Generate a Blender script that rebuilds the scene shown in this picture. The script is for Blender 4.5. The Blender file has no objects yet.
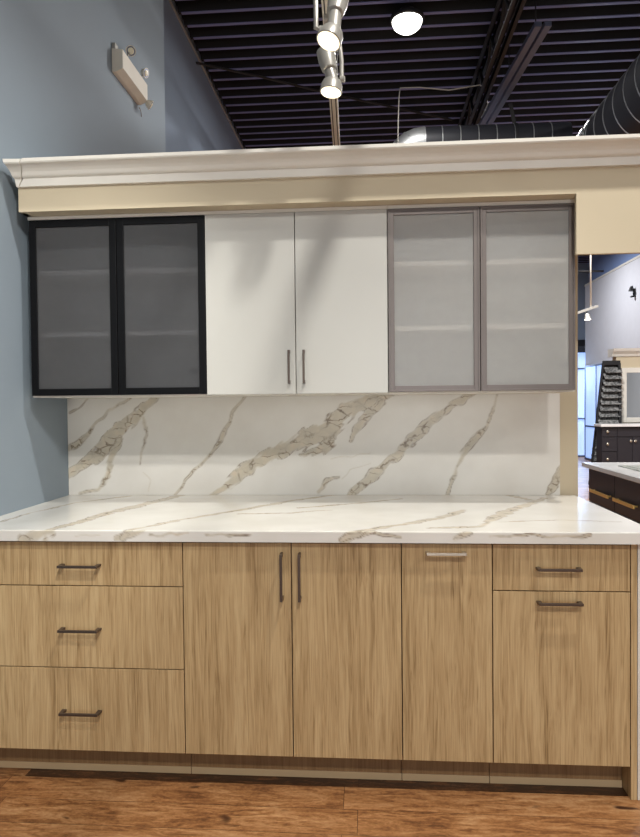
import bpy, bmesh, math, random
import numpy as np
from mathutils import Vector, Matrix, noise
random.seed(4)
S = 0.0254                      # everything below is written in inches
scene = bpy.context.scene
COL = scene.collection
ORIGIN = {}                     # world origin (inches) of every thing, so parts can be written in world inches

# ------------------------------------------------------------------ mesh collector
class MB:
    def __init__(self):
        self.bm = bmesh.new()
    def box(self, x0, x1, y0, y1, z0, z1, bevel=0.0, mi=0):
        bm = self.bm
        v = [bm.verts.new(p) for p in ((x0,y0,z0),(x1,y0,z0),(x1,y1,z0),(x0,y1,z0),(x0,y0,z1),(x1,y0,z1),(x1,y1,z1),(x0,y1,z1))]
        fs = [bm.faces.new([v[i] for i in q]) for q in ((3,2,1,0),(4,5,6,7),(0,1,5,4),(1,2,6,5),(2,3,7,6),(3,0,4,7))]
        for f in fs: f.material_index = mi
        if bevel > 0:
            es = list({e for f in fs for e in f.edges})
            r = bmesh.ops.bevel(bm, geom=es, offset=bevel, segments=2, affect='EDGES', profile=0.6)
            for f in r['faces']: f.material_index = mi
        return self
    def prism(self, pts, axis, a, b, mi=0):
        """pts: 2D outline in the plane perpendicular to axis, extruded from a to b"""
        def P(p, t):
            return {'X': (t, p[0], p[1]), 'Y': (p[0], t, p[1]), 'Z': (p[0], p[1], t)}[axis]
        bm = self.bm
        A = [bm.verts.new(P(p, a)) for p in pts]; B = [bm.verts.new(P(p, b)) for p in pts]
        n = len(pts); fs = []
        fs.append(bm.faces.new(A[::-1])); fs.append(bm.faces.new(B))
        for i in range(n):
            fs.append(bm.faces.new((A[i], A[(i+1) % n], B[(i+1) % n], B[i])))
        for f in fs: f.material_index = mi
        return self
    def loft(self, rings, caps=True, mi=0, smooth=True):
        bm = self.bm
        R = [[bm.verts.new(p) for p in r] for r in rings]
        n = len(R[0])
        for a, b in zip(R[:-1], R[1:]):
            for i in range(n):
                f = bm.faces.new((a[i], a[(i+1) % n], b[(i+1) % n], b[i])); f.smooth = smooth; f.material_index = mi
        if caps:
            for r in (R[0][::-1], R[-1]):
                f = bm.faces.new(r); f.material_index = mi
        return self
    def lathe(self, c, axis, prof, seg=32, caps=True, mi=0, smooth=True):
        """prof: (distance along axis, radius); axis a direction vector from c"""
        c = Vector(c); d = Vector(axis).normalized()
        u = d.orthogonal().normalized(); w = d.cross(u)
        rings = []
        for t, r in prof:
            r = max(r, 1e-3)
            rings.append([c + d*t + (u*math.cos(2*math.pi*i/seg) + w*math.sin(2*math.pi*i/seg))*r for i in range(seg)])
        return self.loft(rings, caps, mi, smooth)
    def tube(self, pts, r, seg=10, mi=0):
        P = [Vector(p) for p in pts]; rings = []
        up = None
        for i, p in enumerate(P):
            d = (P[min(i+1, len(P)-1)] - P[max(i-1, 0)]).normalized()
            if up is None: up = d.orthogonal().normalized()
            up = (up - d*up.dot(d)).normalized(); w = d.cross(up)
            rr = r[i] if isinstance(r, (list, tuple)) else r
            rings.append([p + (up*math.cos(2*math.pi*k/seg) + w*math.sin(2*math.pi*k/seg))*rr for k in range(seg)])
        return self.loft(rings, True, mi)
    def bar(self, a, b, w, h, up=(0,0,1), mi=0):
        """rectangular bar from a to b"""
        a = Vector(a); b = Vector(b); d = (b-a).normalized(); up = Vector(up)
        s = d.cross(up).normalized(); t = s.cross(d)
        rings = [[p + s*(w/2)*i + t*(h/2)*j for i, j in ((-1,-1),(1,-1),(1,1),(-1,1))] for p in (a, b)]
        return self.loft(rings, True, mi, False)
    def build(self, name, mats, parent=None, at=None, label=None):
        bm = self.bm
        bmesh.ops.recalc_face_normals(bm, faces=bm.faces)
        for e in bm.edges:
            if len(e.link_faces) == 2 and e.calc_face_angle(0) > .55: e.smooth = False
        if parent is not None: o0 = ORIGIN[parent.name]
        elif at is not None: o0 = Vector(at)
        else:
            xs = [v.co for v in bm.verts]
            o0 = Vector(((min(c.x for c in xs)+max(c.x for c in xs))/2, (min(c.y for c in xs)+max(c.y for c in xs))/2, min(c.z for c in xs)))
        for v in bm.verts: v.co = (v.co - o0)*S
        me = bpy.data.meshes.new(name); bm.to_mesh(me); bm.free()
        if not isinstance(mats, (list, tuple)): mats = [mats]
        for m in mats: me.materials.append(m)
        o = bpy.data.objects.new(name, me); COL.objects.link(o)
        if parent is not None: o.parent = parent
        else: o.location = o0*S
        ORIGIN[o.name] = o0
        if label: o['label'] = label
        return o

def thing(name, label, cat, loc, group=None):
    o = bpy.data.objects.new(name, None); COL.objects.link(o)
    o.empty_display_size = .05
    o.location = Vector(loc)*S; o['label'] = label; o['category'] = cat
    if group: o['group'] = group
    ORIGIN[o.name] = Vector(loc)
    return o
def tag(o, label, cat, group=None):
    o['label'] = label; o['category'] = cat
    if group: o['group'] = group
    return o
def struct(o, label=None):
    o['kind'] = 'structure'
    if label: o['label'] = label
    return o

# ------------------------------------------------------------------ materials
def lin(c):
    return tuple(((v/255+.055)/1.055)**2.4 if v/255 > .04045 else v/255/12.92 for v in c) + (1,)
def newmat(name):
    m = bpy.data.materials.new(name); m.use_nodes = True
    nt = m.node_tree; b = nt.nodes['Principled BSDF']
    return m, nt, b
def N(nt, typ, **kw):
    n = nt.nodes.new(typ)
    for k, v in kw.items():
        if k in n.inputs.keys(): n.inputs[k].default_value = v
        else: setattr(n, k, v)
    return n
def ramp(nt, stops):
    r = nt.nodes.new('ShaderNodeValToRGB'); e = r.color_ramp.elements
    while len(e) < len(stops): e.new(.5)
    for s, (p, c) in zip(e, stops): s.position = p; s.color = c
    return r
def objcoord(nt, scale, rnd=True):
    g = N(nt, 'ShaderNodeNewGeometry')
    m = N(nt, 'ShaderNodeMapping'); m.inputs['Scale'].default_value = scale
    if rnd:
        oi = N(nt, 'ShaderNodeObjectInfo')
        mul = N(nt, 'ShaderNodeVectorMath', operation='SCALE'); mul.inputs[0].default_value = (3.1, 1.7, 5.3)
        nt.links.new(oi.outputs['Random'], mul.inputs['Scale'])
        add = N(nt, 'ShaderNodeVectorMath', operation='ADD')
        nt.links.new(g.outputs['Position'], add.inputs[0]); nt.links.new(mul.outputs[0], add.inputs[1])
        nt.links.new(add.outputs[0], m.inputs['Vector'])
    else:
        nt.links.new(g.outputs['Position'], m.inputs['Vector'])
    return m
def paint(name, c, rough=.6, metal=0, mottle=.04, scale=6, bump=0.0, spec=.5):
    """plain coat with a faint unevenness of its own"""
    m, nt, b = newmat(name)
    co = objcoord(nt, (scale, scale, scale))
    n = N(nt, 'ShaderNodeTexNoise', Scale=1.0, Detail=4.0)
    nt.links.new(co.outputs[0], n.inputs['Vector'])
    l = lin(c)
    lo = tuple(v*(1-mottle) for v in l[:3])+(1,); hi = tuple(min(1, v*(1+mottle)) for v in l[:3])+(1,)
    r = ramp(nt, [(.3, lo), (.7, hi)])
    nt.links.new(n.outputs['Fac'], r.inputs['Fac']); nt.links.new(r.outputs['Color'], b.inputs['Base Color'])
    b.inputs['Roughness'].default_value = rough; b.inputs['Metallic'].default_value = metal
    b.inputs['Specular IOR Level'].default_value = spec
    if bump:
        n2 = N(nt, 'ShaderNodeTexNoise', Scale=scale*60, Detail=2.0)
        bp = N(nt, 'ShaderNodeBump', Strength=bump, Distance=.002)
        nt.links.new(n2.outputs['Fac'], bp.inputs['Height']); nt.links.new(bp.outputs[0], b.inputs['Normal'])
    return m
def glow(name, c, strength):
    m, nt, b = newmat(name)
    b.inputs['Base Color'].default_value = (.8,.8,.8,1)
    b.inputs['Emission Color'].default_value = lin(c); b.inputs['Emission Strength'].default_value = strength
    return m
def wood(name, dark, mid, light, rough=.5):
    m, nt, b = newmat(name)
    c1 = objcoord(nt, (105, 105, 3.2)); c2 = objcoord(nt, (17, 17, .7)); c3 = objcoord(nt, (300, 300, 7))
    wob = N(nt, 'ShaderNodeTexNoise', Scale=1.0, Detail=2.0)
    n1 = N(nt, 'ShaderNodeTexNoise', Scale=1.0, Detail=5.0, Roughness=.62, Distortion=1.1)
    n2 = N(nt, 'ShaderNodeTexNoise', Scale=1.0, Detail=3.0, Distortion=.8)
    n3 = N(nt, 'ShaderNodeTexNoise', Scale=1.0, Detail=2.0)
    cw = objcoord(nt, (7, 7, 1.7)); nt.links.new(cw.outputs[0], wob.inputs['Vector'])
    for c, n, k in ((c1, n1, 2.6), (c2, n2, .4), (c3, n3, 7.0)):
        ad = N(nt, 'ShaderNodeVectorMath', operation='MULTIPLY_ADD'); ad.inputs[1].default_value = (k, k, 0)
        nt.links.new(wob.outputs['Color'], ad.inputs[0]); nt.links.new(c.outputs[0], ad.inputs[2]); nt.links.new(ad.outputs[0], n.inputs['Vector'])
    a = N(nt, 'ShaderNodeMath', operation='MULTIPLY'); a.inputs[1].default_value = .48
    nt.links.new(n1.outputs['Fac'], a.inputs[0])
    a2 = N(nt, 'ShaderNodeMath', operation='MULTIPLY_ADD'); a2.inputs[1].default_value = .27
    nt.links.new(n2.outputs['Fac'], a2.inputs[0]); nt.links.new(a.outputs[0], a2.inputs[2])
    a3 = N(nt, 'ShaderNodeMath', operation='MULTIPLY_ADD'); a3.inputs[1].default_value = .25
    nt.links.new(n3.outputs['Fac'], a3.inputs[0]); nt.links.new(a2.outputs[0], a3.inputs[2])
    r = ramp(nt, [(.36, lin(dark)), (.47, lin(mid)), (.6, lin(light))])
    nt.links.new(a3.outputs[0], r.inputs['Fac']); nt.links.new(r.outputs['Color'], b.inputs['Base Color'])
    b.inputs['Roughness'].default_value = rough; b.inputs['Specular IOR Level'].default_value = .35
    bp = N(nt, 'ShaderNodeBump', Strength=.12, Distance=.001)
    nt.links.new(n1.outputs['Fac'], bp.inputs['Height']); nt.links.new(bp.outputs[0], b.inputs['Normal'])
    return m
def marble(name, rough):
    m, nt, b = newmat(name)
    at = N(nt, 'ShaderNodeAttribute', attribute_name='vein')
    base_c = objcoord(nt, (5, 5, 5), False)
    cloud = N(nt, 'ShaderNodeTexNoise', Scale=1.0, Detail=5.0); nt.links.new(base_c.outputs[0], cloud.inputs['Vector'])
    white = ramp(nt, [(.35, lin((214,210,202))), (.65, lin((222,219,212)))]); nt.links.new(cloud.outputs['Fac'], white.inputs['Fac'])
    pc = objcoord(nt, (1,1,1), False)
    wn = N(nt, 'ShaderNodeTexNoise', Scale=20.0, Detail=4.0); nt.links.new(pc.outputs[0], wn.inputs['Vector'])
    wv = N(nt, 'ShaderNodeVectorMath', operation='MULTIPLY_ADD'); wv.inputs[1].default_value = (.05,)*3
    nt.links.new(wn.outputs['Color'], wv.inputs[0]); nt.links.new(pc.outputs[0], wv.inputs[2])
    rot = N(nt, 'ShaderNodeMapping'); rot.inputs['Rotation'].default_value = (0, math.radians(38), math.radians(-38) if rough < .2 else 0); rot.inputs['Scale'].default_value = (9, 21, 21)
    nt.links.new(wv.outputs[0], rot.inputs['Vector'])
    vo = N(nt, 'ShaderNodeTexVoronoi', feature='DISTANCE_TO_EDGE', Scale=1.0); nt.links.new(rot.outputs[0], vo.inputs['Vector'])
    ck = ramp(nt, [(.0, (1,1,1,1)), (.07, (0,0,0,1))]); nt.links.new(vo.outputs['Distance'], ck.inputs['Fac'])
    sel = N(nt, 'ShaderNodeTexNoise', Scale=16.0, Detail=2.0); nt.links.new(pc.outputs[0], sel.inputs['Vector'])
    sr = ramp(nt, [(.42, (.12,.12,.12,1)), (.6, (1,1,1,1))]); nt.links.new(sel.outputs['Fac'], sr.inputs['Fac'])
    tone = ramp(nt, [(.3, lin((178,168,148))), (.55, lin((192,181,158))), (.75, lin((204,186,160)))])
    n5 = N(nt, 'ShaderNodeTexNoise', Scale=22.0, Detail=4.0); nt.links.new(pc.outputs[0], n5.inputs['Vector'])
    nt.links.new(n5.outputs['Fac'], tone.inputs['Fac'])
    m1 = N(nt, 'ShaderNodeMix', data_type='RGBA')
    sep = N(nt, 'ShaderNodeSeparateColor'); nt.links.new(at.outputs['Color'], sep.inputs[0])
    nt.links.new(sep.outputs['Red'], m1.inputs['Factor']); nt.links.new(white.outputs['Color'], m1.inputs['A']); nt.links.new(tone.outputs['Color'], m1.inputs['B'])
    k1 = N(nt, 'ShaderNodeMath', operation='MULTIPLY'); nt.links.new(ck.outputs['Color'], k1.inputs[0]); nt.links.new(sr.outputs['Color'], k1.inputs[1])
    k2 = N(nt, 'ShaderNodeMath', operation='MULTIPLY'); nt.links.new(k1.outputs[0], k2.inputs[0]); nt.links.new(sep.outputs['Green'], k2.inputs[1])
    k3 = N(nt, 'ShaderNodeMath', operation='MAXIMUM'); nt.links.new(k2.outputs[0], k3.inputs[0]); nt.links.new(sep.outputs['Blue'], k3.inputs[1])
    k4 = N(nt, 'ShaderNodeMath', operation='MULTIPLY'); k4.inputs[1].default_value = .85; nt.links.new(k3.outputs[0], k4.inputs[0])
    m2 = N(nt, 'ShaderNodeMix', data_type='RGBA'); m2.inputs['B'].default_value = lin((92,66,38))
    nt.links.new(k4.outputs[0], m2.inputs['Factor']); nt.links.new(m1.outputs['Result'], m2.inputs['A'])
    nt.links.new(m2.outputs['Result'], b.inputs['Base Color'])
    b.inputs['Roughness'].default_value = rough
    return m
def floor_mat():
    m, nt, b = newmat('plank_floor')
    g = N(nt, 'ShaderNodeNewGeometry')
    mp = N(nt, 'ShaderNodeMapping'); mp.inputs['Scale'].default_value = (1/S,)*3; mp.inputs['Location'].default_value = (48.6+480, 4.2+5.1*140, 0)
    nt.links.new(g.outputs['Position'], mp.inputs['Vector'])
    br = N(nt, 'ShaderNodeTexBrick'); br.offset = .04; br.offset_frequency = 2; br.squash = 1
    for k, v in (('Scale', 1.0), ('Mortar Size', .035), ('Mortar Smooth', .1), ('Bias', 0.0), ('Brick Width', 48.0), ('Row Height', 5.1)): br.inputs[k].default_value = v
    br.inputs['Color1'].default_value = (0,0,0,1); br.inputs['Color2'].default_value = (1,1,1,1); br.inputs['Mortar'].default_value = (.5,.5,.5,1)
    nt.links.new(mp.outputs[0], br.inputs['Vector'])
    # each plank shifts the grain
    sh = N(nt, 'ShaderNodeVectorMath', operation='MULTIPLY_ADD'); sh.inputs[1].default_value = (7.3, 3.1, 5.0)
    nt.links.new(br.outputs['Color'], sh.inputs[0]); nt.links.new(g.outputs['Position'], sh.inputs[2])
    def nz(scale, det, dist, rough=.55):
        q = N(nt, 'ShaderNodeMapping'); q.inputs['Scale'].default_value = scale
        nt.links.new(sh.outputs[0], q.inputs['Vector'])
        n = N(nt, 'ShaderNodeTexNoise', Scale=1.0, Detail=det, Distortion=dist, Roughness=rough); nt.links.new(q.outputs[0], n.inputs['Vector']); return n
    a = nz((5, 26, 5), 7, 2.2, .68); bb = nz((2.6, 8, 2), 4, 1.2); cc = nz((70, 120, 60), 4, .6); kn = nz((9, 16, 9), 1, .2)
    s1 = N(nt, 'ShaderNodeMath', operation='MULTIPLY'); s1.inputs[1].default_value = .5; nt.links.new(a.outputs['Fac'], s1.inputs[0])
    s2 = N(nt, 'ShaderNodeMath', operation='MULTIPLY_ADD'); s2.inputs[1].default_value = .32; nt.links.new(bb.outputs['Fac'], s2.inputs[0]); nt.links.new(s1.outputs[0], s2.inputs[2])
    s3 = N(nt, 'ShaderNodeMath', operation='MULTIPLY_ADD'); s3.inputs[1].default_value = .18; nt.links.new(cc.outputs['Fac'], s3.inputs[0]); nt.links.new(s2.outputs[0], s3.inputs[2])
    pv = N(nt, 'ShaderNodeMath', operation='MULTIPLY_ADD'); pv.inputs[1].default_value = .07; nt.links.new(br.outputs['Color'], pv.inputs[0]); nt.links.new(s3.outputs[0], pv.inputs[2])
    r = ramp(nt, [(.36, lin((62,38,22))), (.47, lin((112,72,42))), (.55, lin((146,100,60))), (.68, lin((180,138,96)))])
    # darker plank along the toe kick; also paints in the overhang's shadow band
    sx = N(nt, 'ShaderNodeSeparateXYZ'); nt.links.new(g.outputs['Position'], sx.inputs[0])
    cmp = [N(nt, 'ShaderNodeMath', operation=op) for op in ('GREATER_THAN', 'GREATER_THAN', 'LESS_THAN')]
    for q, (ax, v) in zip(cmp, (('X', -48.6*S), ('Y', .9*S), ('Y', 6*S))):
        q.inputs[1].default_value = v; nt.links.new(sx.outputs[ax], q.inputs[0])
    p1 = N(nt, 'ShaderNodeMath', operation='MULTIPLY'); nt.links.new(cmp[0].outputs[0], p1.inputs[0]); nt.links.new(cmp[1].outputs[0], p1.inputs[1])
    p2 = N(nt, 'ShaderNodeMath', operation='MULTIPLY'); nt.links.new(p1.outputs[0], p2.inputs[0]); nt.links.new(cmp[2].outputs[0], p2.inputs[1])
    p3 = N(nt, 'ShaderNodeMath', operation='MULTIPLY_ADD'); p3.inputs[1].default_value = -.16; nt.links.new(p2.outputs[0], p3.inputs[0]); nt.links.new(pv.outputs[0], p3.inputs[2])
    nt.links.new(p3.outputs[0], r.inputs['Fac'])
    kr = ramp(nt, [(.70, (0,0,0,1)), (.78, (1,1,1,1))]); nt.links.new(kn.outputs['Fac'], kr.inputs['Fac'])
    mk = N(nt, 'ShaderNodeMix', data_type='RGBA'); mk.inputs['B'].default_value = lin((62,34,18))
    nt.links.new(kr.outputs['Color'], mk.inputs['Factor']); nt.links.new(r.outputs['Color'], mk.inputs['A'])
    mm = N(nt, 'ShaderNodeMix', data_type='RGBA'); mm.inputs['B'].default_value = lin((58,32,18))
    nt.links.new(br.outputs['Fac'], mm.inputs['Factor']); nt.links.new(mk.outputs['Result'], mm.inputs['A'])
    nt.links.new(mm.outputs['Result'], b.inputs['Base Color'])
    b.inputs['Roughness'].default_value = .42; b.inputs['Specular IOR Level'].default_value = .4
    bp = N(nt, 'ShaderNodeBump', Strength=.25, Distance=.002); nt.links.new(cc.outputs['Fac'], bp.inputs['Height']); nt.links.new(bp.outputs[0], b.inputs['Normal'])
    return m
def frosted(name, c, opaq, transl, see, rough):
    """acid-etched sheet: part scatters back, part glows through, part shows what is behind, blurred"""
    m, nt, b = newmat(name); out = nt.nodes['Material Output']
    l = lin(c)
    co = objcoord(nt, (30,30,30)); n = N(nt, 'ShaderNodeTexNoise', Scale=1.0, Detail=2.0); nt.links.new(co.outputs[0], n.inputs['Vector'])
    rr = ramp(nt, [(.3, tuple(v*.97 for v in l[:3])+(1,)), (.7, l)]); nt.links.new(n.outputs['Fac'], rr.inputs['Fac'])
    b.inputs['Roughness'].default_value = .35; nt.links.new(rr.outputs['Color'], b.inputs['Base Color'])
    tr = N(nt, 'ShaderNodeBsdfTranslucent'); nt.links.new(rr.outputs['Color'], tr.inputs['Color'])
    rf = N(nt, 'ShaderNodeBsdfRefraction', Roughness=rough, IOR=1.05); rf.inputs['Color'].default_value = tuple(see*v/max(l[:3]) for v in l[:3])+(1,)
    m1 = N(nt, 'ShaderNodeMixShader'); m1.inputs[0].default_value = transl
    nt.links.new(b.outputs[0], m1.inputs[1]); nt.links.new(tr.outputs[0], m1.inputs[2])
    m2 = N(nt, 'ShaderNodeMixShader'); m2.inputs[0].default_value = 1-opaq
    nt.links.new(m1.outputs[0], m2.inputs[1]); nt.links.new(rf.outputs[0], m2.inputs[2])
    nt.links.new(m2.outputs[0], out.inputs['Surface'])
    return m
def clear(name, c=(255,255,255)):
    m, nt, b = newmat(name); out = nt.nodes['Material Output']
    t = N(nt, 'ShaderNodeBsdfTransparent'); t.inputs['Color'].default_value = lin(c)
    g = N(nt, 'ShaderNodeBsdfGlossy', Roughness=.05)
    fr = N(nt, 'ShaderNodeFresnel', IOR=1.3)
    x = N(nt, 'ShaderNodeMixShader'); nt.links.new(fr.outputs[0], x.inputs[0]); nt.links.new(t.outputs[0], x.inputs[1]); nt.links.new(g.outputs[0], x.inputs[2])
    nt.links.new(x.outputs[0], out.inputs['Surface'])
    return m

M = dict(
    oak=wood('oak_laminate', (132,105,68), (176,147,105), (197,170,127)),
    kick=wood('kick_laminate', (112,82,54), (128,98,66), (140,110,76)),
    strip=paint('plinth_strip', (186,160,124), .4),
    carcass=paint('carcass_board', (88,66,50), .7),
    white=paint('white_lacquer', (192,191,184), .32, mottle=.015, scale=3),
    cabwhite=paint('white_board', (222,218,208), .5, mottle=.02),
    blackframe=paint('black_aluminium', (9,9,11), .4, .1, spec=.2),
    greyframe=paint('grey_bronze_aluminium', (112,104,100), .38, .55),
    nickel=paint('dark_nickel', (98,86,78), .3, .75),
    chrome=paint('pale_nickel', (188,180,166), .25, .6),
    smoke=frosted('smoked_frosted_glass', (130,131,134), .46, .5, .62, .14),
    frost=frosted('white_frosted_glass', (226,226,224), .5, .36, .98, .11),
    pane=clear('glass_back'),
    splash=marble('marble_quartz_splash', .3),
    quartz=marble('marble_quartz_top', .16),
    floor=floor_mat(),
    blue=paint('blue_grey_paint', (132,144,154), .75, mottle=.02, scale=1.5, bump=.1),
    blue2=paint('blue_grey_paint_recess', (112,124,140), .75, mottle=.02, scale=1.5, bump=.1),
    blue3=paint('blue_lit_wall_tone', (136,156,200), .8, mottle=.02, scale=1.5),  # blue light on the upper wall, put into its colour
    cream=paint('cream_paint', (200,187,160), .7, mottle=.02, scale=1.5, bump=.06),
    crown=paint('crown_white', (226,222,212), .45, mottle=.02),
    showwhite=paint('showroom_white', (214,214,220), .8, mottle=.02),
    deckblack=paint('deck_black', (10,10,14), .8),
    deckrib_lit=paint('deck_rib_lit_tone', (118,120,164), .5),  # light on the flanges painted pale, shade between them left black
    black=paint('black_steel', (20,20,24), .6),
    strut=paint('strut_zinc', (108,116,140), .4, .5),
    galv=paint('galvanised_duct', (170,172,174), .42, .75, .1, 9),
    ductdark=paint('grey_duct', (40,41,47), .5, .3, .1, 9),
    fixture=paint('lamp_silver', (160,157,150), .38, .35),
    ivory=paint('ivory_plastic', (216,210,196), .5),
    ivory2=paint('ivory_lens', (232,226,200), .3),
    brass=paint('brushed_brass', (232,196,120), .35, .6),
    darkcab=paint('charcoal_cabinet', (40,38,44), .45),
    whitetop=paint('white_stone_top', (226,226,226), .25),
    basin=paint('grey_basin', (176,180,172), .3),
    tile=None, mirror=paint('mirror_silver', (200,210,214), .05, 1.0, 0.0),
    lens=glow('warm_lens', (255,238,196), 1.7), lens2=glow('bay_lens', (255,252,240), 6),
    farlens=glow('far_lens', (255,244,225), 8),
    daylight=glow('daylight_pane', (140,182,250), .95),
    wire=paint('cable_grey', (150,146,140), .5),
)
def tile_mat():
    m, nt, b = newmat('patterned_tile')
    co = objcoord(nt, (1/S/1.6,)*3)
    w = N(nt, 'ShaderNodeTexVoronoi', Scale=1.3); nt.links.new(co.outputs[0], w.inputs['Vector'])
    r = ramp(nt, [(.2, lin((74,76,78))), (.45, lin((104,104,104))), (.75, lin((150,150,148)))]); nt.links.new(w.outputs['Distance'], r.inputs['Fac'])
    nt.links.new(r.outputs['Color'], b.inputs['Base Color']); b.inputs['Roughness'].default_value = .35
    return m
M['tile'] = tile_mat()

# ================================================================== THE ROOM
XL, YB, XEND = -57.1, 34.3, 38.87
XR = -61.8
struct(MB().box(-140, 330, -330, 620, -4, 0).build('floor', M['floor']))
struct(MB().box(XL-14, XL, -330, 100, 0, 190).build('wall_left', M['blue']))
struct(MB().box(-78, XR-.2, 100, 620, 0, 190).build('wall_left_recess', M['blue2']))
struct(MB().box(XL, 39.7, YB+.8, YB+6, 0, 91.9, .1).build('wall_back', M['cream']))
# steel deck ceiling with its ribs
c = MB(); c.box(-140, 330, -330, 620, 187.5, 191, mi=0)
y = -326.0
while y < 616:
    c.prism([(y-1.9,187.6),(y-.8,184.6),(y+.8,184.6),(y+1.9,187.6)], 'X', XR+.5, 326, mi=0)
    c.box(XR+1.6, 326, y-.6, y+.6, 184.35, 184.62, mi=1); y += 7.6
struct(c.build('ceiling', [M['deckblack'], M['deckrib_lit']]))
struct(MB().prism([(XR-.2,183.7),(XR+.3,183.7),(XR+.3,184.3),(XR-.2,184.3)], 'Y', 100.5, 560).build('trim_1', M['fixture']), 'pale steel angle along the top of the recessed blue wall')
struct(MB().box(-140, 330, -336, -330, 0, 190).build('wall_behind', M['showwhite']))
struct(MB().box(324, 330, -330, 620, 0, 190).build('wall_far_right', M['showwhite']))
struct(MB().box(200, 206, 330, 534, 0, 158.5).build('wall_right', M['showwhite']))
struct(MB().box(203.5, 206, 330, 534, 160.2, 187).build('wall_right_upper', M['blue3']))
struct(MB().box(199.4, 207, 330, 534, 158.5, 160.2, .2).build('trim_2', M['crown']))
# far wall with a storefront window
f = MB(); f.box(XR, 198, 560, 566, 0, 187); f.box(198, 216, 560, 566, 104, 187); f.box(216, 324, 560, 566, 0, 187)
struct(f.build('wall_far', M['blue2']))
w = struct(MB().box(198.2, 215.8, 562, 563, 1.4, 104).build('window_1', M['daylight']))
wf = MB(); wf.box(198, 199.4, 559.4, 564, 0, 104); wf.box(214.6, 216, 559.4, 564, 0, 104)
for z in (0, 36, 84, 102.6): wf.box(199.4, 214.6, 559.6, 563.8, z, z+1.4)
wf.build('window_frame', M['strut'], w)
# awning box over the far window
a = tag(MB().prism([(552,100),(559.3,100),(559.3,112),(556,112),(552,106)], 'X', 197, 217).build('roller_blind_box', M['black']), 'small dark roller blind box above the bright far window', 'blind')

w = struct(MB().box(199.3, 199.9, 474, 531, 2, 84).build('window_2', M['daylight']))
wf = MB()
for yy in (472.5, 501.5, 531): wf.box(198.8, 199.95, yy, yy+1.5, 0, 85.5)
for z in (0.1, 30, 84): wf.box(198.9, 199.95, 474, 531, z, z+1.5)
wf.build('window_frame', M['strut'], w)
# header over the cabinets with its lower leg over the opening
h = MB()
h.prism([(-55.2,84.9),(33.12,84.9),(33.12,75.7),(120,75.7),(120,91.6),(-55.2,91.6)], 'Y', 14.4, 15.2)
h.box(-55.2, 33.3, 15.2, 17.9, 84.9, 85.7)
h.box(-55.2, -54.4, 15.2, YB, 84.9, 91.4)
struct(h.build('trim_3', M['cream']), 'cream header board above the wall cabinets and the opening')
prof = [(14.38,88.75),(13.75,88.75),(13.7,90.0),(13.2,90.15),(13.0,90.35),(12.75,90.75),(12.3,91.15),(11.7,91.5),(11.25,91.6),(11.1,91.8),(11.1,92.3),(15.2,92.3)]
def xj(z): return -54.95 + (z-88.75)/3.55*1.95      # slanted joint between crown and scribe piece
def xl(z): return -55.1 - (z-88.75)/3.55*.75
cr = MB()
cr.loft([[(xj(z)+.28, yy, z) for yy, z in prof], [(120, yy, z) for yy, z in prof]], smooth=False)
cr.loft([[(xl(z)-.05, yy, z) for yy, z in prof], [(xj(z), yy+.12, z-.05) for yy, z in prof]], smooth=False)
cr.box(-55.2, 120, 14.4, YB+6.2, 91.7, 92.4)
struct(cr.build('trim_4', M['crown']), 'white crown moulding along the top of the cream header')

# ================================================================== HANDLES
def pull(name, a, b, ydoor, parent, mat, stand=1.3, t=.36):
    """square bar between a and b=(x,z), standing off the door face at y=ydoor"""
    m = MB(); (xa, za), (xb, zb) = a, b; y1 = ydoor-stand
    if abs(za-zb) < .01:
        m.box(xa, xb, y1-t/2, y1+t/2, za-t/2, za+t/2, .05)
        for x in (xa+.22, xb-.22):
            m.prism([(x-.2, y1), (x+.2, y1), (x+.3, ydoor), (x-.3, ydoor)], 'Z', za-t/2+.02, za+t/2-.02)
    else:
        m.box(xa-t/2, xa+t/2, y1-t/2, y1+t/2, min(za,zb), max(za,zb), .05)
        for z in (min(za,zb)+.22, max(za,zb)-.22):
            m.prism([(y1, z-.2), (y1, z+.2), (ydoor, z+.3), (ydoor, z-.3)], 'X', xa-t/2+.02, xa+t/2-.02)
    return m.build(name, mat, parent)

# ================================================================== BASE CABINETS
G = .07       # half gap between fronts
ZD, ZT = 4.42, 34.2
def base_unit(x0, x1, label, fronts, seams=()):
    t = thing('base_cabinet', label, 'cabinet', ((x0+x1)/2, 12, 0), 'oak base cabinets')
    m = MB(); m.box(x0+.03, x1-.03, .78, 23.5, ZD, 34.4); m.build('carcass', M['carcass'], t)
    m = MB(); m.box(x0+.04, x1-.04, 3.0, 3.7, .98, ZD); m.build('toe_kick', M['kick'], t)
    m = MB(); m.box(x0+.04, x1-.04, 2.85, 3.6, .02, .98, .03); m.build('plinth_strip', M['strip'], t, label='pale plinth strip on the floor')
    for kind, a0, a1, z0, z1, hd in fronts:
        o = MB().box(a0+G, a1-G, 0, .75, z0+G, z1-G, .05).build(kind, M['oak'], t)
        if hd:
            pa, pb, mat, st = hd
            pull('handle', pa, pb, 0, o, M[mat], st)
    return t
x0, x1, x2, x3, x4 = -54.9, -24.72, 5.5, 17.65, 35.62
XM = -9.52
base_unit(x0, x1, 'light oak base cabinet of three wide drawers at the left by the blue wall',
    [('drawer', x0, x1, 27.95, ZT, ((-42.15,30.93),(-36.45,30.93),'nickel',1.3)),
     ('drawer', x0, x1, 16.3, 27.95, ((-42.25,21.9),(-36.55,21.9),'nickel',1.3)),
     ('drawer', x0, x1, ZD, 16.3, ((-42.3,10.2),(-36.7,10.2),'nickel',1.3))])
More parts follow.
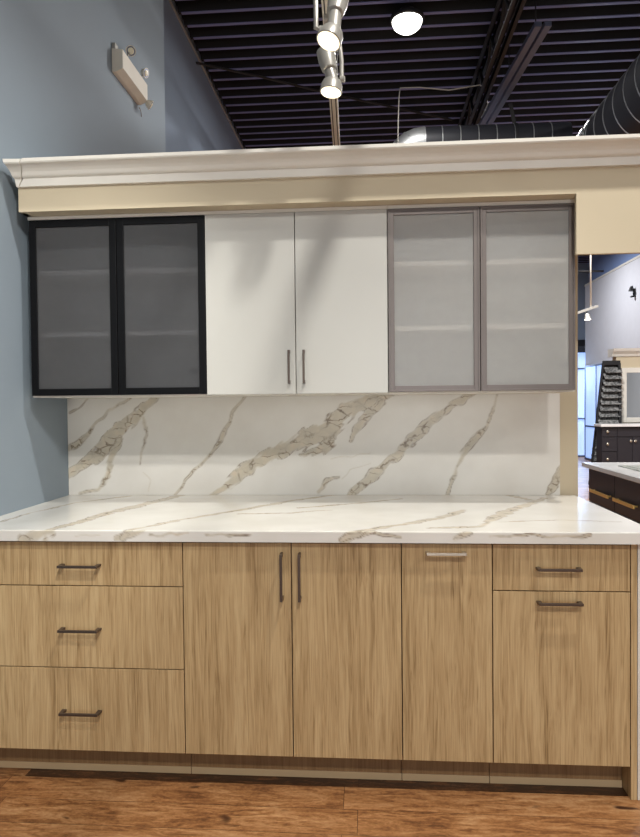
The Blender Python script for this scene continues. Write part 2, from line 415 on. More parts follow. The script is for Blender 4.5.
base_unit(x1, x2, 'light oak base cabinet with a pair of tall doors and two upright handles',
    [('door', x1, XM, ZD, ZT, ((-10.8,26.4),(-10.8,32.85),'nickel',1.3)),
     ('door', XM, x2, ZD, ZT, ((-8.32,26.4),(-8.32,32.85),'nickel',1.3))])
base_unit(x2, x3, 'narrow oak base cabinet with one tall front and a pale handle close under the worktop',
    [('pull_out_front', x2, x3, ZD, ZT, ((8.8,33.0),(14.1,33.0),'chrome',1.1))])
bc4 = base_unit(x3, x4, 'oak base cabinet at the right end with a shallow drawer above a deep front',
    [('drawer', x3, x4, 27.9, ZT, ((23.4,31.0),(29.1,31.0),'nickel',1.1)),
     ('pull_out_front', x3, x4, ZD, 27.9, ((23.5,26.45),(29.2,26.45),'nickel',1.1))])
MB().box(x4+.06, x4+.86, .02, YB, .02, 34.4, .04).build('end_panel', M['oak'], bc4)

# ================================================================== MARBLE
VEIN_S = [
   [(-56.7,51.8,0.23),(-54.9,52.9,0.23),(-52.9,54.4,0.23)] ,
   [(-57.5,44.6,0.78),(-56.7,45.0,0.97),(-54.0,46.9,1.16),(-51.6,49.6,0.58),(-48.6,52.3,0.39),(-44.6,54.7,0.31)] ,
   [(-57.6,39.3,0.97),(-56.8,40.1,1.36),(-54.1,42.0,1.75),(-51.1,43.8,2.52),(-49.1,46.1,2.9),(-46.6,48.8,2.51),(-43.6,50.9,2.12),(-41.0,53.6,1.54),(-39.0,55.3,0.96)] ,
   [(-46.7,47.0,0.97),(-48.3,43.8,1.35),(-49.2,39.9,1.16),(-50.8,37.2,0.58),(-54.8,36.4,0.29)] ,
   [(-42.1,50.9,0.58),(-41.3,47.6,0.48),(-42.6,43.7,0.23),(-43.0,42.2,0.14)] ,
   [(-42.2,40.5,0.1),(-40.9,38.9,0.12),(-41.1,36.6,0.12)] ,
   [(-22.0,55.1,0.42),(-24.5,51.9,0.38),(-26.9,46.5,0.57),(-30.1,42.7,0.48),(-33.0,39.9,0.38),(-36.2,35.8,0.39)] ,
   [(-29.0,36.0,0.58),(-25.3,38.1,1.72),(-23.3,40.2,2.29),(-19.1,42.7,2.47),(-14.6,45.1,2.65),(-9.9,47.0,2.83),(-6.1,48.5,3.77),(-3.2,51.7,3.01),(-0.4,53.1,2.62),(2.4,54.2,1.87),(5.6,55.3,1.49)] ,
   [(-11.8,43.6,0.38),(-8.8,44.2,1.51),(-6.1,45.7,1.7)] ,
   [(-2.1,46.2,0.56),(-0.8,49.2,1.31),(1.8,51.6,1.69),(3.7,53.5,1.12)] ,
   [(-6.1,42.8,0.11),(-2.3,43.2,0.11),(1.4,44.1,0.11)] ,
   [(-3.7,39.2,0.09),(-2.4,40.7,0.13),(1.4,41.9,0.09)] ,
   [(-8.5,36.6,0.57),(-6.7,38.7,0.57),(-4.3,39.4,0.19)] ,
   [(-2.4,36.2,1.32),(1.4,39.2,1.69),(4.2,41.7,1.5),(7.0,44.1,1.5),(9.8,47.1,1.68),(12.6,49.7,1.68),(16.3,52.4,1.49),(20.7,55.1,0.92)] ,
   [(15.8,36.2,0.56),(17.1,39.8,0.75),(18.4,43.5,0.93),(20.8,46.3,1.11),(22.7,48.5,0.74),(24.1,51.8,0.37),(25.1,54.7,0.28)] ,
   [(33.9,36.2,0.37),(35.3,38.1,1.29),(36.2,40.3,1.11),(36.9,41.9,0.55)] ,
]
VEIN_T = [
   [(-54.0,5.1,0.39),(-53.7,13.3,0.58),(-51.2,24.1,0.7),(-44.4,33.1,0.81)] ,
   [(-44.2,-3.1,0.82),(-41.8,5.4,1.47),(-40.8,14.5,2.34),(-37.5,24.2,2.09),(-34.5,35.8,1.69)] ,
   [(-32.8,-2.1,0.83),(-27.2,7.3,1.01),(-19.9,16.7,1.21),(-12.9,26.7,1.43),(-5.3,34.5,0.81)] ,
   [(-19.1,12.8,0.56),(-11.3,13.9,0.57),(-5.2,16.9,0.48)] ,
   [(-10.3,18.9,0.62),(-0.4,24.5,0.68),(6.7,29.3,0.59)] ,
   [(-2.0,-2.1,1.21),(5.5,3.8,1.37),(11.7,9.7,1.54),(16.5,17.1,1.18)] ,
   [(9.5,1.7,0.44),(16.5,2.6,0.88),(21.1,12.4,2.16),(25.8,20.3,1.87),(32.5,30.6,0.74)] ,
   [(19.9,6.5,0.33),(28.8,8.3,0.39),(36.8,6.8,0.33)] ,
   [(26.6,35.9,1.63),(29.3,28.2,1.43)] ,
]
VEIN_F = [
   [(-47.3,34.8,1.12),(-45.3,35.3,1.26),(-42.9,35.7,1.12)] ,
   [(-33.6,34.9,0.97),(-32.1,35.4,0.83),(-30.1,35.9,0.69)] ,
   [(-39.6,35.2,0.14),(-36.1,35.4,0.14)] ,
   [(-29.0,35.1,0.21),(-26.4,35.4,0.28),(-23.6,35.7,0.28)] ,
   [(-21.3,35.4,0.19),(-18.1,35.3,0.27),(-15.0,35.6,0.14)] ,
   [(-2.5,35.0,0.54),(-0.3,35.5,0.68),(1.6,36.1,0.67)] ,
   [(1.8,35.7,0.27),(5.3,35.4,0.27)] ,
   [(12.6,35.0,0.4),(13.6,35.6,0.67),(14.6,36.1,0.53)] ,
   [(17.2,35.5,0.2),(22.4,35.6,0.27),(26.2,35.4,0.26),(30.1,35.5,0.2)] ,
]
def vein_fields(P, veins, seed):
    """P (n,2) in inches; returns fill, crackle weight, rim line per vertex"""
    n = len(P); fill = np.zeros(n); core = np.zeros(n); rim = np.zeros(n)
    nz = np.array([[noise.noise(Vector((p[0]*.5, p[1]*.5, seed))), noise.noise(Vector((p[0]*.5, p[1]*.5, seed+9))), noise.noise(Vector(((.78*p[0]+.62*p[1])*.55, (.62*p[0]-.78*p[1])*1.7, seed+4))), noise.noise(Vector((p[0]*.25, p[1]*.25, seed+7)))] for p in P])
    Q = P + nz[:, :2]*.4
    for v in veins:
        big = max(w for _, _, w in v)
        best = np.full(n, 1e9)
        for (ax, ay, aw), (bx, by, bw) in zip(v[:-1], v[1:]):
            d = np.array([bx-ax, by-ay]); L = d@d + 1e-9
            t = np.clip(((Q - [ax, ay])@d)/L, 0, 1)
            dist = np.hypot(Q[:, 0]-ax-d[0]*t, Q[:, 1]-ay-d[1]*t)
            half = (aw + (bw-aw)*t)/2
            sd = dist - half*(1 + .55*nz[:, 2] + .5*nz[:, 3])
            best = np.minimum(best, sd)
        soft = .22 if big > .5 else .10
        f = np.clip(.5 - best/soft/2, 0, 1)
        amp = .78 if big > .6 else (.8 if big > .2 else .6)
        fill = np.maximum(fill, f*amp)
        if big > .45: core = np.maximum(core, f)
        r = np.exp(-(best/.07)**2)*np.clip(.5 + 1.4*nz[:, 3] + .6*nz[:, 2], 0, 1)
        if big > .2: rim = np.maximum(rim, r*.85)
    return fill, core, rim
def vein_attr(o, P, veins, seed):
    a, b, c = vein_fields(np.array(P), veins, seed)
    at = o.data.color_attributes.new('vein', 'FLOAT_COLOR', 'POINT')
    buf = np.ones((len(P), 4)); buf[:, 0] = a; buf[:, 1] = b; buf[:, 2] = c
    at.data.foreach_set('color', buf.astype(np.float32).ravel())
def grid_slab(name, us, prof, vs, mat, flat, veins, seed, at):
    """strip of profile points swept along X; vs: the slab coordinate of each profile point"""
    nu, nv = len(us), len(prof); o0 = Vector(at)
    verts = [((x-o0.x)*S, (p[0]-o0.y)*S, (p[1]-o0.z)*S) for x in us for p in prof]
    P = [(x, v) for x in us for v in vs]
    faces = [(i*nv+j, (i+1)*nv+j, (i+1)*nv+j+1, i*nv+j+1) for i in range(nu-1) for j in range(nv-1)]
    faces += [(i*nv+nv-1, (i+1)*nv+nv-1, (i+1)*nv, i*nv) for i in range(nu-1)]
    faces += [tuple(range(nv-1, -1, -1)), tuple((nu-1)*nv+j for j in range(nv))]
    me = bpy.data.meshes.new(name); me.from_pydata(verts, [], faces); me.update()
    bm = bmesh.new(); bm.from_mesh(me); bmesh.ops.recalc_face_normals(bm, faces=bm.faces); bm.to_mesh(me); bm.free()
    me.materials.append(mat); o = bpy.data.objects.new(name, me); COL.objects.link(o); o.location = o0*S
    ORIGIN[o.name] = o0
    vein_attr(o, P, veins, seed)
    return o
# backsplash slab
us = list(np.linspace(XL+.05, 36.2, 520)); zs = np.linspace(36.03, 54.75, 105)
prof = [(YB, z) for z in zs] + [(YB+.75, 54.75), (YB+.75, 36.03)]
sp = grid_slab('backsplash', us, prof, list(zs)+[200, 200], M['splash'], None, VEIN_S, 3.0, (-10, YB, 36.03))
tag(sp, 'white marble-look backsplash slab with taupe veins below the wall cabinets', 'backsplash')
# worktop: top, rounded nose, front edge; the slab coordinate runs on past the nose with its own veins
us = list(np.linspace(XL+.05, XEND, 500)); ys = list(np.linspace(YB, -.85, 150))
zf = list(np.linspace(35.85, 34.45, 9))
prof = [(yy, 36) for yy in ys] + [(-.96, 35.96)] + [(-1, z) for z in zf] + [(-.6, 34.42), (YB, 34.42)]
vs = ys + [-.95] + [-1-(36-z)*1 for z in zf] + [-300, -300]
vf = VEIN_T + [[(x, -1-(36-z), w) for x, z, w in v] for v in VEIN_F]
ct = grid_slab('worktop', us, prof, vs, M['quartz'], None, vf, 21.0, (-10, 16, 34.42))
tag(ct, 'long white marble-look worktop with taupe veins on the oak base cabinets', 'worktop')
us = np.linspace(-.9, YB, 120); zs = np.linspace(.03, 34.4, 90)
wm = MB(); wm.box(x4+.92, XEND, -.02, YB, .03, 34.4, .06)
wo = wm.build('waterfall_end', M['quartz'], ct)
wo.data.color_attributes.new('vein', 'FLOAT_COLOR', 'POINT')
vals = np.zeros((len(wo.data.vertices), 4)); wo.data.color_attributes['vein'].data.foreach_set('color', vals.astype(np.float32).ravel())

# ================================================================== WALL CABINETS
YU = 17.0; UB, UT = 55.0, 84.2
def carcass(t, a, b, inner):
    m = MB(); th = .7; y0 = YU+.85; y1 = YB+.7
    m.box(a, a+th, y0, y1, UB-.22, UT+.65); m.box(b-th, b, y0, y1, UB-.22, UT+.65)
    m.box(a+th, b-th, y0, y1, UB-.22, UB+.5); m.box(a+th, b-th, y0, y1, UT-.05, UT+.65)
    m.box(a+th, b-th, y1-.4, y1, UB+.5, UT-.05)
    m.build('carcass', M['cabwhite'], t)
    MB().box(a, b, YU+.1, YU+.82, UT+.1, UT+.65).build('top_filler', M['cabwhite'], t)
    if inner:
        for z in (65.0, 75.4):
            MB().box(a+th, b-th, y0+1.0, y1-.4, z, z+.75, .03).build('shelf', M['cabwhite'], t)
def glass_door(t, a, b, fw, mat, gm, hinge_left, lip):
    m = MB(); y0, y1 = YU, YU+.8; z0, z1 = UB+.04, UT
    m.box(a, a+fw, y0, y1, z0, z1, .04); m.box(b-fw, b, y0, y1, z0, z1, .04)
    m.box(a+fw, b-fw, y0, y1, z0, z0+fw, .04); m.box(a+fw, b-fw, y0, y1, z1-fw, z1, .04)
    if lip:   # raised outer bead of the profile
        q = .28
        m.box(a, a+q, y0-.14, y0+.1, z0, z1, .03); m.box(b-q, b, y0-.14, y0+.1, z0, z1, .03)
        m.box(a+q, b-q, y0-.14, y0+.1, z0, z0+q, .03); m.box(a+q, b-q, y0-.14, y0+.1, z1-q, z1, .03)
    d = m.build('door', M[mat], t)
    g = MB(); ga, gb, gz0, gz1, gy = a+fw-.2, b-fw+.2, z0+fw-.2, z1-fw+.2, YU+.22
    g.box(ga, gb, gy, gy+.16, gz0, gz1)
    po = g.build('glass_pane', [M[gm], M['pane']], d)
    for p in po.data.polygons: p.material_index = 0 if p.normal.y < -.5 else 1
    for z in (58.9, 79.7):
        xa = a+fw-.1 if hinge_left else b-fw+.1; s = 1 if hinge_left else -1
        hm = MB(); hm.box(min(xa, xa+s*1.5), max(xa, xa+s*1.5), YU+.5, YU+1.5, z-.5, z+.5, .1)
        hm.lathe((xa+s*1.2, YU+.45, z), (0,1,0), [(0,.35),(.1,.55),(.7,.55)], 16)
        hm.build('hinge', M['black'], d)
    return d
L0, L1, L2, L3 = -54.98, -25.23, 4.49, 33.71
tl = thing('wall_cabinet', 'wall cabinet with black frames and smoked glass doors beside the blue wall', 'cabinet', ((L0+L1)/2, 26, UB), 'wall cabinets above the worktop')
carcass(tl, L0-.2, L1-.02, True)
glass_door(tl, L0+.03, -40.13, 1.15, 'blackframe', 'smoke', True, False)
glass_door(tl, -40.0, L1-.05, 1.15, 'blackframe', 'smoke', False, False)
tm = thing('wall_cabinet', 'plain white two-door wall cabinet between the two glass-fronted ones', 'cabinet', ((L1+L2)/2, 26, UB), 'wall cabinets above the worktop')
carcass(tm, L1+.02, L2-.02, False)
d = MB().box(L1+.08, -10.52, YU, YU+.75, UB-.1, UT+.05, .06).build('door', M['white'], tm)
pull('handle', (-11.5,56.6), (-11.5,61.95), YU, d, M['nickel'], 1.2, .34)
d = MB().box(-10.4, L2-.1, YU, YU+.75, UB-.1, UT+.05, .06).build('door', M['white'], tm)
pull('handle', (-9.1,56.6), (-9.1,61.95), YU, d, M['nickel'], 1.2, .34)
tr = thing('wall_cabinet', 'wall cabinet with grey metal frames and white frosted glass doors beside the opening', 'cabinet', ((L2+L3)/2, 26, UB), 'wall cabinets above the worktop')
carcass(tr, L2+.02, L3+.15, True)
glass_door(tr, L2+.06, 18.98, .95, 'greyframe', 'frost', True, True)
glass_door(tr, 19.1, L3, .95, 'greyframe', 'frost', False, True)

# ================================================================== EMERGENCY LIGHT ON THE LEFT WALL
e = thing('emergency_light', 'beige emergency light unit with round lamp heads on the blue left wall', 'emergency light', (XL, 68, 133))
MB().prism([(XL+.05,130.2),(XL+.9,130.2),(XL+2.6,131.0),(XL+2.6,135.2),(XL+.05,135.6)], 'Y', 60, 77).build('housing', M['ivory'], e)
def em_head(c, d, stem):
    b = MB(); b.tube([stem, (Vector(stem)+Vector(c))/2 + Vector((.1,0,.15)), c], .22, 8)
    hd = MB(); d = Vector(d)
    hd.lathe(Vector(c)-d*.9, d, [(0,.45),(.35,.85),(1.1,1.15),(1.45,1.2)], 24)
    o = hd.build('lamp_head', M['ivory'], e); b.build('bracket', M['fixture'], o)
    l = MB(); l.lathe(Vector(c)+d*.57, d, [(0,.78),(.12,.7),(.2,.3)], 24); l.build('lens', M['ivory2'], o)
    g = MB(); g.lathe(Vector(c)+d*.52, d, [(0,1.0),(.06,1.0)], 24); g.build('gasket', M['strut'], o)
em_head((-54.9,66.2,138.1), Vector((.5,-.75,-.4)).normalized(), (-55.6,64.6,135.3))
em_head((-54.8,75.8,137.7), Vector((.9,-.2,-.3)).normalized(), (-55.6,74.4,135.3))
em_head((-54.3,77.6,130.6), Vector((.8,.3,-.5)).normalized(), (-55.8,76.6,132.2))
MB().box(XL+.05, XL+.8, 60.2, 62.2, 135.3, 137.0, .1).build('conduit_box', M['fixture'], e)
MB().tube([(XL+.25,77,129.9),(XL+.5,77.6,129.2),(XL+.3,78.6,128.9),(XL+.2,79.2,128.2)], .12, 6).build('loose_wire', M['wire'], e)

# ================================================================== LIGHTING TRACK AND SPOTS
ZTK = 116.0
tk = thing('lighting_track', 'pale ceiling-hung lighting track running over the crown moulding', 'lighting track', (-5.5, 50, ZTK))
def xt(y): return -6.07 + (74.77-y)/60.6*1.4
m = MB(); m.bar((xt(100),100,ZTK), (xt(-25),-25,ZTK), 1.7, 1.3); m.build('rail', M['ivory'], tk)
m = MB()
for dx in (-.45, .45): m.bar((xt(100)+dx,100,ZTK-.72), (xt(-25)+dx,-25,ZTK-.72), .18, .12)
m.build('conductor_slot', M['black'], tk)
MB().bar((8.3,3.5,ZTK), (8.3,-62,ZTK), 2.0, 1.5).build('rail', M['fixture'], tk)  # added rail, unseen above the view, casts the diagonal shadow on the doors
MB().bar((8.3,-24,ZTK+.02), (xt(-24),-24,ZTK+.02), 1.5, 1.1).build('rail', M['fixture'], tk)  # added link tying the shadow-casting rail to the track
for yy in (88, 0):
    MB().tube([(xt(yy),yy,ZTK+.6),(xt(yy),yy,184.5)], .12, 8).build('suspension_rod', M['fixture'], tk)
def spot(label, root, can_a, can_b, lens_c, lens_d, arm_side):
    """track head: adapter at root, tapered can, neck, lamp ring with a bright lens"""
    t = thing('track_spotlight', label, 'spotlight', root, 'track spotlights')
    root = Vector(root); ca, cb, lc, ld = Vector(can_a), Vector(can_b), Vector(lens_c), Vector(lens_d).normalized()
    MB().box(root.x-.6, root.x+.6, root.y-1.4, root.y+1.4, root.z-.9, root.z, .1).build('adapter', M['fixture'], t)
    ax = (cb-ca); L = ax.length
    m = MB(); m.lathe(ca, ax, [(0,.9),(.12,1.45),(L*.5,1.45),(L-.15,1.2),(L,1.0)], 28); can = m.build('can', M['fixture'], t)
    m = MB(); back = lc-ld*2.0
    m.lathe(cb-ax.normalized()*.2, back-cb, [(0,.85),((back-cb).length*.5,.95),((back-cb).length+.3,1.0)], 20); m.build('neck', M['fixture'], t)
    m = MB(); m.lathe(back, ld, [(0,1.0),(.25,1.45),(.9,1.72),(2.0,1.8),(2.08,1.72)], 32); ring = m.build('lamp_ring', M['fixture'], t)
    m = MB(); m.lathe(lc+ld*.1, ld, [(0,1.62),(.06,1.5),(.12,.9),(.15,.2)], 32); m.build('lens', M['lens'], ring, label='glowing lens')
    s = Vector((arm_side,0,0))
    m = MB(); m.tube([root+s*.5-Vector((0,0,.7)), root+s*1.5-Vector((0,0,1.2)), lc+s*1.75+Vector((0,.5,5.2)), lc+s*1.75+Vector((0,.3,2.0)), back+s*1.5], [.3,.36,.36,.36,.3], 10)
    m.lathe(back+s*1.2+Vector((0,0,.1)), s, [(0,.5),(.7,.55),(.85,.4)], 14); m.build('arm', M['fixture'], t)
    return t
spot('silver track spotlight just above the crown moulding, the lower of two', (xt(18),18,ZTK-.65), (-5.3,18.6,110.6), (-4.6,18.2,107.2), (-4.39,18,103.6), (-.12,-.12,-.98), 1)
spot('silver track spotlight at the very top edge, the upper of two', (xt(5),5,ZTK-.65), (-2.3,6,111.8), (-3.0,4.6,108.2), (-3.85,3,103.6), (-.32,-.30,-.9), -1)

# ================================================================== CEILING THINGS
t = thing('high_bay_lamp', 'bright round ceiling lamp under the dark steel deck', 'ceiling lamp', (15,134,180))
m = MB(); m.lathe((15,134,180.2), (0,0,1), [(0,5.2),(.3,5.6),(1.2,5.6),(2.2,3.2),(3.8,2.4),(4.3,1.0)], 36); m.build('housing', M['black'], t)
m = MB(); m.lathe((15,134,180.3), (0,0,-1), [(0,5.0),(.8,4.9),(2.0,4.3),(3.0,3.1),(3.6,1.6),(3.75,.3)], 36); m.build('lens', M['lens2'], t)

def ring_duct(m, a, b, r, step, mi=0):
    a = Vector(a); b = Vector(b); L = (b-a).length; d = (b-a).normalized()
    m.lathe(a, d, [(0, r), (L, r)], 48); x = step
    while x < L-1:
        m.lathe(a+d*x, d, [(-.2, r-.02), (-.14, r+.2), (.14, r+.2), (.2, r-.02)], 48, False, 1); x += step
t = thing('round_duct', 'slim silver spiral duct with an elbow lying behind the crown moulding', 'duct', (50,180,157))
m = MB(); ring_duct(m, (24,180,157.3), (80.6,180,156.9), 6.4, 7.0); m.build('duct_run', [M['ductdark'], M['galv']], t)
pts = [(24.3,180,157.3)]; rings = []
m = MB(); seg = 6
arc = [(24 - 9.5*math.sin(u), 180, 157.3-9.5+9.5*math.cos(u)) for u in [k*math.pi/2/seg for k in range(seg+1)]]
m.tube([(24.5,180,157.3)] + arc + [(14.5,180,140)], 6.45, 36)
for k in range(0, seg+1, 2):
    u = k*math.pi/2/seg; d = Vector((-math.cos(u),0,-math.sin(u))); m.lathe(Vector(arc[k])-d*.25, d, [(0,6.4),(.1,6.6),(.4,6.6),(.5,6.4)], 36)
m.build('elbow', M['galv'], t)
m = MB(); m.lathe((59,180,157), (1,0,0), [(0,6.55),(0,6.75),(1.3,6.75),(1.3,6.55)], 36, False)
m.bar((59.6,178.5,163.4), (57.6,176.5,170.5), 1.4, .3, (0,1,0)); m.build('hanger_strap', M['black'], t)
t = thing('round_duct', 'large dark spiral duct running towards the viewer at the right', 'duct', (94,120,150))
m = MB(); ring_duct(m, (94,196,150), (94,20,150), 13.0, 9.0); m.build('duct_run', [M['ductdark'], M['galv']], t)
m = MB(); m.lathe((94,195.5,150), (0,1,0), [(0,13.2),(1.5,13.2),(3,11),(3.4,2)], 40); m.build('end_cap', M['ductdark'], t)
# open-web joist along the room
j = MB()
for yy0, yy1 in ((70, 420),):
    for z in (170.5, 183.2):
        j.box(44.0, 45.6, yy0, yy1, z, z+.4); j.box(46.6, 48.2, yy0, yy1, z, z+.4); j.box(45.2, 45.6, yy0, yy1, z, z+2); j.box(46.6, 47.0, yy0, yy1, z, z+2)
    yy = yy0; k = 0
    while yy < yy1-12:
        za, zb = (171.2, 184.2) if k % 2 == 0 else (184.2, 171.2)
        j.bar((46.1,yy,za), (46.1,yy+12,zb), .9, .9, (1,0,0)); yy += 12; k += 1
struct(j.build('beam', M['black']), 'black open-web steel joist under the deck')
t = thing('strut_channel', 'pale double strut channel slung below the black joist', 'strut', (53.5,158,170))
m = MB()
for dx in (-1.5, 1.5):
    m.bar((56.2+dx,122,170.4), (51.0+dx,196,170.4), 2.1, 1.6)
m.build('channel', M['strut'], t)
for yy in (128, 158, 190): MB().tube([(55.8-(yy-122)*.07,yy,171.2),(55.8-(yy-122)*.07,yy,184.6)], .2, 8).build('threaded_rod', M['black'], t)
m = MB(); m.tube([(13.4,171.5,150),(13.5,171.5,160),(13.9,171,172),(14.3,169.4,175),(22,170,175.2),(33,170,173.6),(44.7,169,174.6),(47.5,174,174.4),(50,183,173.6),(49.5,191,172.8),(47.6,199,172.3)], .22, 8)
tag(m.build('loose_cable', M['wire']), 'thin loose grey cable drooping under the dark deck', 'cable')
m = MB(); m.tube([(-63.8,154,181),(-40,168,181.2),(-14,185,181.4),(40,216,181.6)], .45, 10)
tag(m.build('conduit_pipe', M['black']), 'dark conduit pipe slanting across under the deck', 'pipe')

# ================================================================== THE SHOWROOM THROUGH THE OPENING
# near vanity, its front looking left
t = thing('vanity_cabinet', 'charcoal vanity with brass bar handles and white top just beyond the worktop', 'vanity', (75,86,0))
VX = 65.6
MB().box(VX+.8, 87, 50, 109, 0.1, 33.7).build('carcass', M['darkcab'], t)
m = MB(); m.box(VX-1.2, 88, 49, 112, 33.8, 35, .12); m.build('countertop', M['whitetop'], t)
m = MB(); m.box(VX+5, 84, 66, 100, 34.9, 35.25, .15); m.box(VX+6.5, 82.5, 68, 98, 35.2, 35.35, .05); m.build('basin', M['basin'], t)
dr = []
for a, b in ((88.9, 109.2), (66.4, 88.7), (50, 66.2)):
    for z0, z1 in ((24.1, 33.4), (4, 23.9)):
        o = MB().box(VX, VX+.78, a+.08, b-.08, z0, z1, .05).build('drawer', M['darkcab'], t)
        dr.append((a, b, z0, o))
for a, b, z0, o in dr:
    if z0 > 20:
        m = MB(); c0, c1 = (90.5,105) if a > 88 else ((73.1,86.9) if a > 60 else (52,64))
        m.box(VX-1.3, VX-.9, c0, c1, 27.2, 28.1, .08)
        for yy in (c0+1, c1-1): m.box(VX-1, VX+.02, yy-.2, yy+.2, 27.5, 27.9)
        m.build('bar_handle', M['brass'], o)
# back sideboard
t = thing('vanity_cabinet', 'charcoal cabinet with small round knobs standing before the mirror', 'vanity', (158,335,0))
MB().box(143.3, 190, 325.8, 335, 0.1, 37.5).build('carcass', M['darkcab'], t)
MB().box(142, 191, 323, 335.5, 37.6, 39.2, .15).build('countertop', M['whitetop'], t)
for z0, z1 in ((31.5,37), (22.5,31), (13,22), (3,12.5)):
    o = MB().box(143.4, 152.2, 325, 325.78, z0, z1, .06).build('drawer', M['darkcab'], t)
    k = MB(); k.lathe((146.4,325,(z0+z1)/2+.3), (0,-1,0), [(0,.3),(.5,.3),(.7,.75),(1.1,.8),(1.3,.4)], 16); k.build('knob', M['chrome'], o)
o = MB().box(152.5, 189, 325, 325.78, 31.5, 37, .06).build('top_rail', M['darkcab'], t)
for a, b, kx in ((152.5,161.4,160.2), (161.6,189,162.8)):
    o = MB().box(a, b, 325, 325.78, 3, 31, .06).build('door', M['darkcab'], t)
    k = MB(); k.lathe((kx,325,28.8), (0,-1,0), [(0,.3),(.5,.3),(.7,.75),(1.1,.8),(1.3,.4)], 16); k.build('knob', M['chrome'], o)
# beige display partition with a cornice
struct(MB().box(161.3, 214, 351, 358, 0.1, 83).build('wall_display', M['cream']))
struct(MB().prism([(351,82),(350.2,82),(349.5,83.5),(347.5,85.4),(346.8,87),(358,87),(358,82)], 'X', 158.3, 214).build('trim_5', M['crown']))
t = thing('framed_mirror', 'white framed mirror on the beige display wall above the charcoal cabinet', 'mirror', (184,350,40.5))
m = MB(); fa, fb, fz0, fz1 = 163.8, 204, 39.3, 74.6
m.box(fa, fa+3.2, 348.6, 350.9, fz0, fz1, .2); m.box(fb-3.2, fb, 348.6, 350.9, fz0, fz1, .2); m.box(fa+3.2, fb-3.2, 348.6, 350.9, fz0, fz0+3.2, .2); m.box(fa+3.2, fb-3.2, 348.6, 350.9, fz1-3.2, fz1, .2)
m.build('frame', M['crown'], t)
MB().box(fa+3, fb-3, 350, 350.6, fz0+3, fz1-3).build('mirror_glass', M['mirror'], t)
# tile rack leaning back with steps of tile boards
t = thing('tile_rack', 'dark leaning display rack stacked with patterned tile boards', 'display rack', (150,345,0))
m = MB(); m.bar((140.2,338.5,0.3), (150.2,343,77.5), .9, 2.0, (0,1,0)); m.build('side_rail', M['black'], t)
m = MB(); m.bar((159.5,338.5,0.3), (160.2,343.5,77.5), 1.6, 2.0, (0,1,0)); m.build('side_rail', M['black'], t)
MB().box(150.4, 160.8, 342.6, 345, 76.2, 79, .1).build('top_cap', M['black'], t)
bk = MB(); bk.prism([(143.5,0.3),(159.5,0.3),(160,76.5),(151.2,76.5)], 'Y', 345.2, 346); bk.build('back_panel', M['black'], t)
words = ['topmost', 'second from the top', 'third from the top', 'fourth from the top', 'fifth from the top', 'sixth from the top', 'seventh from the top', 'eighth from the top', 'ninth from the top', 'tenth from the top', 'eleventh from the top', 'twelfth from the top', 'thirteenth from the top', 'fourteenth from the top', 'lowest of all']
for k in range(15):
    z = 73.4-4.0*k; xa = 151.3-(74-z)*.143
    m = MB(); m.prism([(340.4,z-2.4),(340.0,z-2.1),(344.5,z+1.7),(344.9,z+1.4)], 'X', xa, 161)
    tag(m.build('tile_board', M['tile']), 'grey and white patterned tile board on the leaning rack, %s' % words[k], 'tile', 'tile boards on the leaning rack')
# hanging track with a lamp, seen through the opening
t = thing('lighting_track', 'white rod-hung lighting track seen through the opening at the right', 'lighting track', (112,250,100))
m = MB(); m.bar((99,246,95.2), (116.2,252,101), 1.3, 1.1); m.build('rail', M['fixture'], t)
MB().tube([(112.4,250.6,100.2),(112.4,250.6,184.5)], .45, 10).build('suspension_rod', M['crown'], t)
t = thing('track_spotlight', 'small white spotlight on the rod-hung track through the opening', 'spotlight', (110,249.7,98.3), 'track spotlights')
m = MB(); m.tube([(110,249.7,98.6),(110.2,249.5,96.6)], .4, 10); m.build('stem', M['black'], t)
m = MB(); m.lathe((110.2,249.5,97), (.1,-.1,-1), [(0,.6),(.5,1.0),(1.6,1.25),(3.0,1.6)], 20); m.build('can', M['fixture'], t)
m = MB(); m.lathe((110.5,249.2,94.0), (.1,-.1,-1), [(0,1.55),(.12,1.3),(.2,.3)], 20); m.build('lens', M['farlens'], t)
# dark fitting on the white side wall
t = thing('wall_lamp', 'small dark wall lamp on the white showroom wall', 'wall lamp', (199,420,134))
m = MB(); m.box(198.8, 199.95, 418.5, 421.5, 131, 137, .2); m.build('mount_plate', M['black'], t)
m = MB(); m.tube([(198.8,420,136),(198,420,139),(197,420,138.5)], .4, 8); m.build('arm', M['black'], t)
m = MB(); m.lathe((197,420,138.6), (0,0,-1), [(0,.5),(.8,.9),(2.8,1.7),(3.4,1.9)], 20); m.build('lamp_shade', M['black'], t)
m = MB(); m.lathe((197.8,420,131.8), (0,0,-1), [(0,.5),(.4,1.2),(1.0,1.5),(1.3,.7)], 20); m.build('lower_shade', M['black'], t)
# dark boxed beam end and pipe in the upper corner of the opening
struct(MB().box(104, 121.5, 300, 312, 124, 184.4).build('pillar', M['black']), 'dark boxed post hanging under the deck beyond the opening')
m = MB(); m.tube([(121.6,304,128.6),(137,304,128.4)], .6, 10)
tag(m.build('bracket_arm', M['black']), 'thin dark bracket arm reaching right from the boxed post', 'bracket')

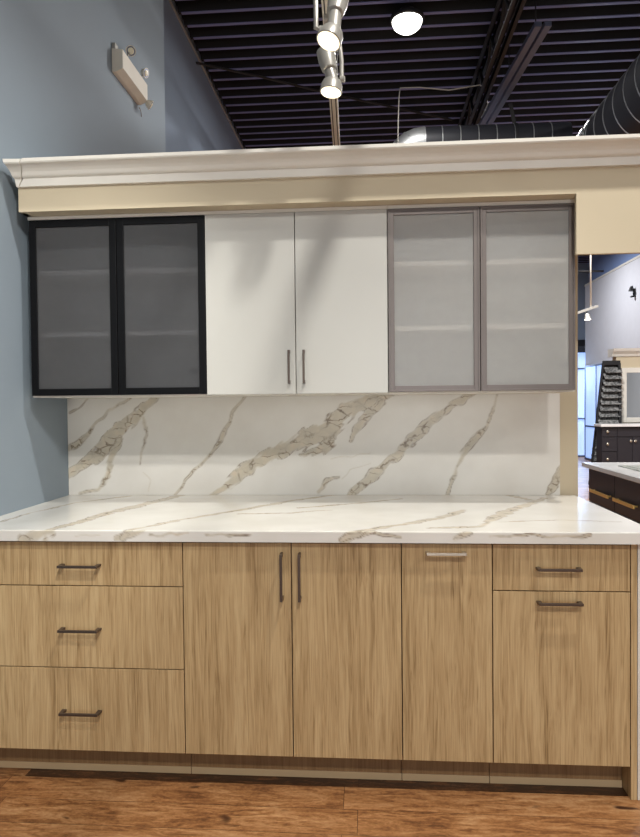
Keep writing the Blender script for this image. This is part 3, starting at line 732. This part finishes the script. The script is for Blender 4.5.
# ================================================================== LIGHT
def lamp(name, typ, loc, power, color=(1,.95,.88), size=.25, target=None, **kw):
    l = bpy.data.lights.new(name, typ); l.energy = power; l.color = color
    if typ == 'AREA': l.shape = 'DISK'; l.size = size
    else: l.shadow_soft_size = size
    for k, v in kw.items(): setattr(l, k, v)
    o = bpy.data.objects.new(name, l); COL.objects.link(o); o.location = Vector(loc)*S
    if target is not None:
        o.rotation_euler = (Vector(target)-Vector(loc)).to_track_quat('-Z', 'Y').to_euler()
    return o
WARM = (1,.95,.82); NEU = (1,.975,.925)
lamp('bay_lamp_front', 'SPOT', (32,-33,178), 325, NEU, .07, (28,-26,0), spot_size=math.radians(122), spot_blend=.45)
lamp('bay_and_fill_near', 'SPOT', (32,-170,178), 330, NEU, .12, (5,-120,0), spot_size=math.radians(112), spot_blend=.5)
lamp('bay_and_fill_near', 'AREA', (-25,-170,178), 30, NEU, .3)  # extra lamp added as low-angle fill for splash and header
lamp('bay_and_fill_near', 'AREA', (105,-170,178), 30, NEU, .3)  # second added fill, to the right behind the camera
o_ = lamp('added_front_fill', 'AREA', (30,-322,62), 105, (.93,.97,1), 3.2, (30,0,62))  # unseen soft fill added behind the camera to lift the shaded splash
lamp('bay_lamp_right', 'SPOT', (150,-60,178), 220, NEU, .12, (150,-60,0), spot_size=math.radians(125), spot_blend=.5)
lamp('bay_lamp_seen', 'AREA', (15,134,176.2), 45, NEU, .24)
lamp('bay_lamp_far', 'AREA', (150,134,178), 130, NEU, .26)
lamp('bay_lamp_farther', 'AREA', (95,215,178), 330, (1,.98,.97), .26)
lamp('added_fill_deep', 'AREA', (135,430,178), 100, (.95,.97,1), .26)  # lamp added to brighten the white showroom wall
lamp('added_fill_side', 'AREA', (250,40,178), 120, NEU, .26)  # lamp added to brighten what the mirror reflects
lamp('window_daylight', 'AREA', (206,556,60), 120, (.5,.68,1), 1.6, (150,380,40))
# the track heads throw their own beams
for k, (loc, tgt, p) in enumerate((((-4.4,17.7,103.2),(-8,-8,0),20), ((-4.0,2.6,103.0),(-12,-20,0),25))):
    lamp('track_beam', 'SPOT', loc, p, WARM, .04, tgt, spot_size=math.radians(70), spot_blend=.6)
for x, tx in ((-32, -46), (-22, -18), (24, 22)):
    lamp('track_beam', 'SPOT', (x,-9,114), 21, NEU, .05, (tx,2,30), spot_size=math.radians(70), spot_blend=.7)
lamp('track_beam', 'SPOT', (-6,-60,114), 130, NEU, .05, (-62,10,50), spot_size=math.radians(60), spot_blend=.8)
wd = bpy.data.worlds.new('World'); scene.world = wd; wd.use_nodes = True
wd.node_tree.nodes['Background'].inputs['Color'].default_value = (.55,.65,.85,1); wd.node_tree.nodes['Background'].inputs['Strength'].default_value = .08

# ================================================================== CAMERA
cx, cy, cz, ya, pi_, ro, fpx = 1.3297, -89.3914, 53.1845, .0747, -.0218, -.0102, 658.2777
fw = Vector((-math.sin(ya)*math.cos(pi_), math.cos(ya)*math.cos(pi_), math.sin(pi_)))
r = Vector((math.cos(ya), math.sin(ya), 0)); u = r.cross(fw)
r2 = r*math.cos(ro) + u*math.sin(ro); u2 = -r*math.sin(ro) + u*math.cos(ro)
cam = bpy.data.cameras.new('camera'); cam.sensor_fit = 'VERTICAL'; cam.sensor_height = 24; cam.lens = fpx*24/837; cam.clip_end = 100
co = bpy.data.objects.new('camera', cam); COL.objects.link(co)
mt = Matrix((r2, u2, -fw)).transposed().to_4x4(); mt.translation = Vector((cx,cy,cz))*S; co.matrix_world = mt
scene.camera = co
vs_ = scene.view_settings
scene.display_settings.display_device = 'sRGB'
vs_.view_transform = 'Standard'; vs_.look = 'None'; vs_.gamma = 1; vs_.use_curve_mapping = False; vs_.exposure = 0.02
